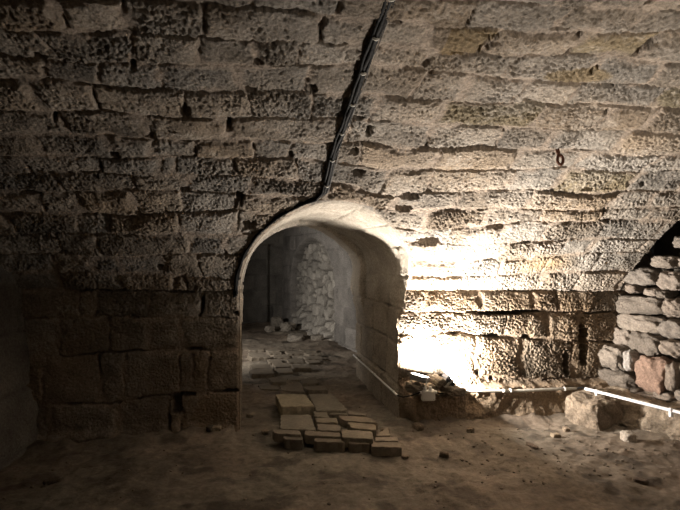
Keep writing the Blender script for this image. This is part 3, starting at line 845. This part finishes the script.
# ------------------------------------------------------------------ fittings
def build_fittings():
    # cable bundle over the vault
    pts = [(398,-30),(388,0),(381,18),(374,35),(368,52),(361,72),(356,88),(351,103),(344,122),(338,138),(333,152),(330,166),(327,180),(324,190)]
    P = [p2s(*p) for p in pts]
    def densify(P, n):
        P = np.array(P); d = np.r_[0, np.cumsum(np.hypot(*np.diff(P, axis=0).T))]; t = np.linspace(0, d[-1], n)
        return np.stack([np.interp(t, d, P[:, i]) for i in range(P.shape[1])], 1)
    root = empty('electrical_cable', surf_pt(*P[-1], .02)); loc = np.array(root.location)
    tag(root, 'black electrical cable bundle running down the vault and round the arch of the doorway', 'cable')
    D = densify(P, 150)
    # continue left along the arch edge
    th = np.linspace(math.radians(103), math.radians(182), 70)
    arch = []
    for a in th:
        rr = float(passage_r(min(a, math.pi))) + .035; X_ = DX + rr * math.cos(a); Z_ = DZ + rr * math.sin(a); arch.append((X_, float(yfront(np.array(X_), np.array(Z_))) - .035, Z_))
    def path(dx, off, ph, am):
        out = []
        for i, (x, s) in enumerate(D):
            out.append(np.array(surf_pt(x + dx + am * math.sin(i * .21 + ph), s, off + .004 * math.sin(i * .33 + ph))))
        e = out[-1]; a0 = np.array(arch[0])
        for w in (.25, .5, .75): out.append(e * (1 - w) + a0 * w + np.array([0, -.01 * math.sin(w * 3.1), 0]))
        for i, a in enumerate(arch): out.append(np.array(a) + np.array([dx * .6 + .003 * math.sin(i * .5 + ph), -.004 * math.sin(i * .4 + ph) - (off - .03), dx * .8]))
        return [tuple(p - loc) for p in out]
    tube('conductor', path(0, .030, 0, .002), .0125, M_BLACK, root, rough=.10)
    tube('conductor', path(-.018, .028, 2, .002), .010, M_BLACK, root, rough=.12, seed=1)
    tube('conductor', path(.016, .026, 4, .002), .008, M_BLACK, root, rough=.12, seed=2)
    w = tube('wire', path(.030, .020, 1, .004)[:152], .0028, M_WIRE, root, seg=6); w['label'] = 'thin pale grey wire'
    for i in range(10, 150, 22):
        x, s = D[i]; q = np.array(surf_pt(x, s, .030)) - loc
        q2 = np.array(D[min(i + 1, 149)]) - np.array(D[i]); pa = np.array(surf_pt(x, s, .03)); pb = np.array(surf_pt(x + q2[0], s + q2[1], .03)); d = Vector(pb - pa).normalized()
        c = tube('cable_tie', [tuple(q - np.array(d) * .004), tuple(q + np.array(d) * .004)], .0200, M_GREYP, root, seg=12); c['label'] = 'pale clip'
    # white conduit in the passage
    a = np.array(on_y(353, 355, 1)); 
    def on_x(px, py, x):
        d = ray(px, py); t = x / d[0]; return np.array([x, d[1] * t, CAMH + d[2] * t])
    p1 = on_x(353.5, 355, DX + DR - .045); p2 = on_x(397, 395, DX + DR - .045)
    root = empty('conduit_pipe', tuple(p1)); tag(root, 'thin off-white conduit slanting down along the right side of the doorway passage', 'pipe')
    tube('pipe', [tuple(np.array(p1 + (p2 - p1) * t) - p1) for t in np.linspace(0, 1, 12)], .0105, M_WHITE, root)
    for t in (.15, .55, .93):
        q = (p2 - p1) * t; e = (p2 - p1) / np.linalg.norm(p2 - p1) * .008
        cl = tube('clip', [tuple(q - e), tuple(q + e)], .0145, M_GREYP, root)
        bbox_mesh('clip_base', (.05, .014, .014), M_GREYP, cl, .002, tuple(q + np.array([.026, 0, 0])))
    # horizontal conduit on the ledge
    yl = 4.44
    a = np.array(on_y(444, 392.3, yl)); b = np.array(on_y(577, 388.6, yl + .02))
    root = empty('conduit_pipe', tuple(a)); tag(root, 'dusty pale conduit running level along the wall footing beneath the rough stone wall', 'pipe')
    tube('pipe', [tuple((b - a) * t + np.array([0, .004 * math.sin(t * 7), .003 * math.sin(t * 9)])) for t in np.linspace(0, 1, 30)], .014, M_GREYP, root)
    tube('coupling', [tuple((b - a) * .42), tuple((b - a) * .455)], .0175, M_GREYP, root)
    for t in (.13, .485, .90):
        q = (b - a) * t; e = (b - a) / np.linalg.norm(b - a) * .009
        cl = tube('clip', [tuple(q - e), tuple(q + e)], .020, M_WHITE, root)
        bbox_mesh('clip_base', (.022, .09, .018), M_WHITE, cl, .003, tuple(q + np.array([0, .05, 0])))
    # bright white conduit on the right ledge
    a = np.array(on_z(585, 388.5, .255)); b = np.array(on_z(700, 417.5, .245))
    root = empty('conduit_pipe', tuple(a)); tag(root, 'bright white conduit running along the ledge below the rubble wall on the right', 'pipe')
    e = (b - a) / np.linalg.norm(b - a)
    tube('pipe', [tuple((b - a) * t) for t in np.linspace(0, 1.6, 14)], .014, M_WHITE2, root)
    for t in (.12, .78, 1.3):
        q = (b - a) * t
        cl = tube('clip', [tuple(q - e * .010), tuple(q + e * .010)], .019, M_WHITE2, root)
        bbox_mesh('clip_base', (.03, .025, .05), M_WHITE2, cl, .003, tuple(q + np.array([.0, 0, -.028])))
    # connecting dark cable in the corner
    c0 = b * 0 + np.array(on_y(577, 388.6, 4.46)); c1 = a
    o = tube('cable', [tuple(c0 * (1 - t) + c1 * t + np.array([0, 0, .012 * math.sin(t * 3.1)])) for t in np.linspace(-.02, 1.02, 10)], .009, M_BLACK)
    tag(o, 'short black cable joining the dusty conduit to the bright white one in the corner', 'cable')
    # junction box
    jc = np.array(on_y(428, 395, 4.30)); root = empty('junction_box', tuple(jc), math.radians(-6)); tag(root, 'small white square junction box on the footing beside the doorway', 'junction box')
    bbox_mesh('box_body', (.118, .055, .092), M_WHITE, root, .006); lid = bbox_mesh('box_lid', (.108, .010, .082), M_WHITE, root, .004, (0, -.031, 0))
    for sx in (-.042, .042):
        for sz in (-.03, .03): tube('screw', [(sx, -.005, sz), (sx, -.009, sz)], .004, M_METAL, lid, seg=8)
    for sx in (-.026, .022): 
        tube('cable_gland', [(sx, 0, .046), (sx, 0, .058)], .016, M_WHITE, root, seg=12); tube('cable_gland', [(sx, 0, .058), (sx, 0, .072)], .012, M_WHITE, root, seg=8)
    for sg in (-1, 1):
        tube('cable_gland', [(sg * .059, 0, .025), (sg * .078, 0, .025)], .013, M_WHITE, root, seg=12)
    # cables joining the box
    q2 = tuple(p2)
    cpts = [Vector(q2), Vector(on_y(403, 397, 4.40)), Vector(on_y(411, 395.5, 4.30)), Vector(on_y(420, 392.2, 4.29))]
    def bez(c, n=24):
        out = []
        for i in range(n):
            t = i / (n - 1) * (len(c) - 1); k = min(int(t), len(c) - 2); f = t - k; f = f * f * (3 - 2 * f); out.append(tuple(c[k].lerp(c[k + 1], f)))
        return out
    o = tube('cable', bez(cpts), .006, M_BLACK); tag(o, 'thin black cable between the passage conduit and the white junction box', 'cable')
    cpts = [Vector(on_y(435.5, 392.2, 4.29)), Vector(on_y(440, 393.5, 4.33)), Vector(on_y(445, 392.4, 4.44))]
    o = tube('cable', bez(cpts), .006, M_BLACK); tag(o, 'short black cable from the white junction box to the dusty level conduit', 'cable')

    # floodlights
    def lamp(loc, nrm, housing, w, h, lab, power, size, color, roll=0.0):
        root = empty('floodlight', loc); tag(root, lab, 'floodlight')
        n = Vector(nrm).normalized(); q = n.to_track_quat('Z', 'Y'); E = (q.to_matrix() @ Matrix.Rotation(roll, 3, 'Z'))
        def add(o, p): o.parent = root; o.location = E @ Vector(p); o.rotation_euler = E.to_euler()
        add(bbox_mesh('housing', (w, h, .035), housing, None, .005), (0, 0, -.022))
        fr = bbox_mesh('front_frame', (w + .012, h + .012, .006), housing, None, .002); add(fr, (0, 0, -.006))
        add(bbox_mesh('lamp_glass', (w * .86, h * .82, .004), M_LED, None, .001), (0, 0, .0))
        for k in range(5): add(bbox_mesh('cooling_fin', (w * .9, .004, .018), housing, None, .001), (0, (k - 2) * h * .18, -.048))
        for sx in (-1, 1): add(bbox_mesh('bracket', (.004, .018, .095), M_METAL, None, .001), (sx * (w / 2 + .010), 0, -.05))
        add(bbox_mesh('bracket', (w + .024, .018, .004), M_METAL, None, .001), (0, 0, -.098))
        L = bpy.data.lights.new('floodlight_beam', 'AREA'); L.shape = 'RECTANGLE'; L.size = w * .8; L.size_y = h * .8; L.energy = power; L.color = color
        lo = bpy.data.objects.new('floodlight_beam', L); COL.objects.link(lo); lo.parent = root; lo.location = E @ Vector((0, 0, .006))
        lo.rotation_euler = (E @ Matrix.Rotation(math.pi, 3, 'X')).to_euler()
        return root
    la = on_y(420, 375, 4.37); lb = on_y(450, 378, 4.42)
    lamp(la, LA_N, M_LAMPG, .15, .11, 'grey floodlight tilted upwards on the footing by the doorway, left of the other', PA, .1, LCOL, .3)
    lamp(lb, LB_N, M_LAMPB, .13, .10, 'black floodlight aimed up along the wall, right of the junction box', PB, .1, LCOL)
    # stones the lamps are propped on
    for (px, py, w, h, lab) in ((421, 388, .26, .10, 'dark flat stone propping up the grey floodlight'), (452, 389, .20, .085, 'dark stone wedge under the black floodlight'), (436, 381, .13, .09, 'broken stone wedged between the two floodlights')):
        p = on_y(px, py, 4.42 if w > .15 else 4.46); o = rock('prop_stone', p, (w, .20, h), color=(.20, .17, .13), seed=int(px), rot=(.1, .1, .3), box=5); tag(o, lab, 'stone', 'stones around the floodlights')
    # iron ring hook on the vault
    hx, hs = p2s(556.5, 148); root = empty('iron_hook', surf_pt(hx, hs, .01)); tag(root, 'rusty iron hook with a ring hanging from the vault above the bright patch', 'hook')
    base = np.array(surf_pt(hx, hs, -.02)) - np.array(root.location); tip = np.array(surf_pt(hx, hs, .06)) - np.array(root.location)
    tube('spike', [tuple(base), tuple((base + tip) / 2 + np.array([.004, 0, 0])), tuple(tip)], .013, M_RUST, root)
    o_ = [tuple(tip + np.array([.012 + .022 * math.sin(a), .002 * math.cos(a), -.034 + .032 * math.cos(a)])) for a in np.linspace(0, 2 * math.pi, 20)]
    tube('ring', o_, .010, M_RUST, root)

def build_loose():
    o = rock('stone_boulder', on_y(594, 417, 4.22), (.38, .40, .40), color=(.25, .20, .15), seed=3, rot=(.1, -.15, .3), box=4.5, rough=.06, res=34); tag(o, 'large rounded tan boulder in the corner below the start of the white conduit', 'boulder')
    items = [((217, 433), (.075, .06, .05), (.36, .30, .22), 'small pale brick-shaped stone at the foot of the wall left of the doorway'),
             ((211, 433), (.07, .06, .045), (.12, .10, .08), 'small dark stone beside the pale one left of the doorway'),
             ((532, 446), (.11, .05, .025), (.16, .12, .09), 'flat dark stone on the brightly lit patch of floor'),
             ((444, 453), (.07, .05, .04), (.14, .11, .08), 'small dark stone on the shaded floor right of the paving'),
             ((405, 456), (.05, .04, .025), (.25, .2, .15), 'little brown stone just off the right corner of the paving'),
             ((628, 438), (.12, .09, .08), (.45, .40, .34), 'pale broken stone lying against the right ledge'),
             ((640, 478), (.09, .05, .03), (.12, .09, .07), 'dark clod on the floor at the lower right'),
             ((555, 433), (.08, .06, .04), (.30, .24, .17), 'tan stone by the foot of the wall near the boulder'),
             ((470, 430), (.09, .05, .04), (.22, .18, .13), 'brown stone at the edge of the lamp shadow on the floor'),
             ((418, 428), (.10, .07, .06), (.22, .17, .12), 'brown stone fallen below the junction box'),
             ((385, 432), (.08, .06, .045), (.20, .16, .12), 'dull stone between the paving and the wall footing'),
             ((52, 478), (.10, .06, .03), (.10, .08, .06), 'dark stone on the floor near the left wall'),
             ((566, 427), (.06, .05, .04), (.28, .22, .16), 'small stone tucked against the tan boulder'),
             ((250, 415), (.06, .05, .04), (.24, .2, .15), 'small stone inside the doorway by the left corner'),
             ((265, 431), (.06, .05, .035), (.24, .19, .14), 'small stone on the earth left of the paving front edge')]
    for i, ((px, py), sz, c, lab) in enumerate(items):
        p = on_z(px, py, 0.0); z = float(floor_h(np.array(p[0]), np.array(p[1])))
        if p[1] > 4.2 and (p[0] > 1.6 or p[0] < -.05): z += .03
        o = rock('loose_stone', (p[0], p[1], z + sz[2] * .35), sz, color=c, seed=70 + i, rot=(0, 0, i * .9), box=5, res=12); tag(o, lab, 'stone', 'loose stones on the floor')
    L = []
    rs = random.Random(9)
    for i in range(420):
        if i < 190: x, y = rs.uniform(1.6, 3.5), rs.uniform(3.1, 4.35)
        elif i < 330: x, y = rs.uniform(-1.6, 3.3), rs.uniform(2.2, 4.4)
        else: x, y = rs.uniform(.1, 1.4), rs.uniform(4.2, 9)
        s_ = rs.uniform(.005, .018); z = float(floor_h(np.array(x), np.array(y)))
        g = rs.uniform(.12, .26)
        L.append(rock_mesh('', (x, y, z + s_ * .25), (s_ * 1.4, s_, s_ * .7), color=(g * 1.1, g * .9, g * .7), seed=i, rot=(0, 0, rs.uniform(0, 6)), box=4, res=3))
    o = join_rocks('gravel', L); tag(o, 'fine stone crumbs and gravel scattered over the earth floor', 'gravel', kind='stuff')

# ------------------------------------------------------------------ lights
LCOL = (1.0, .91, .815)
LA_N = (.24, .05, 1.0); LB_N = (.80, -.02, .62)
PA, PB = 125.0, 85.0
def spot(name, loc, target, power, angle, blend, color, r=.06):
    L = bpy.data.lights.new(name, 'SPOT'); L.energy = power; L.spot_size = math.radians(angle); L.spot_blend = blend; L.color = color; L.shadow_soft_size = r
    o = bpy.data.objects.new(name, L); COL.objects.link(o); o.location = loc
    o.rotation_euler = (Vector(target) - Vector(loc)).to_track_quat('-Z', 'Y').to_euler()
def build_lights():
    spot('uplight_near', (3.3, .3, .25), (2.25, 2.1, 2.7), 270, 66, 1.0, (1, .88, .75))
    L = bpy.data.lights.new('room_fill', 'POINT'); L.energy = 7; L.color = (1, .86, .68); L.shadow_soft_size = .15  # unseen faint fill light, added to brighten the floor
    o = bpy.data.objects.new('room_fill', L); COL.objects.link(o); o.location = (2.2, -.6, 1.7)
    L = bpy.data.lights.new('passage_end_fill', 'POINT'); L.energy = 8; L.color = (1, .92, .82); L.shadow_soft_size = .05  # unseen fill light, added to brighten the ring at the far end
    o = bpy.data.objects.new('passage_end_fill', L); COL.objects.link(o); o.location = (-.30, 7.3, .35)
    spot('far_lamp', (-1.5, 7.5, 1.1), (1.5, 8.6, .8), 230, 110, .9, (1, .93, .85), .08)
    w = bpy.data.worlds.new('world'); S.world = w; w.use_nodes = True
    w.node_tree.nodes['Background'].inputs[0].default_value = (.02, .018, .016, 1); w.node_tree.nodes['Background'].inputs[1].default_value = .2

build_main(); build_passage(); build_ends(); build_rubble_right(); build_floor(); build_far(); build_slabs(); build_fittings(); build_loose(); build_lights()
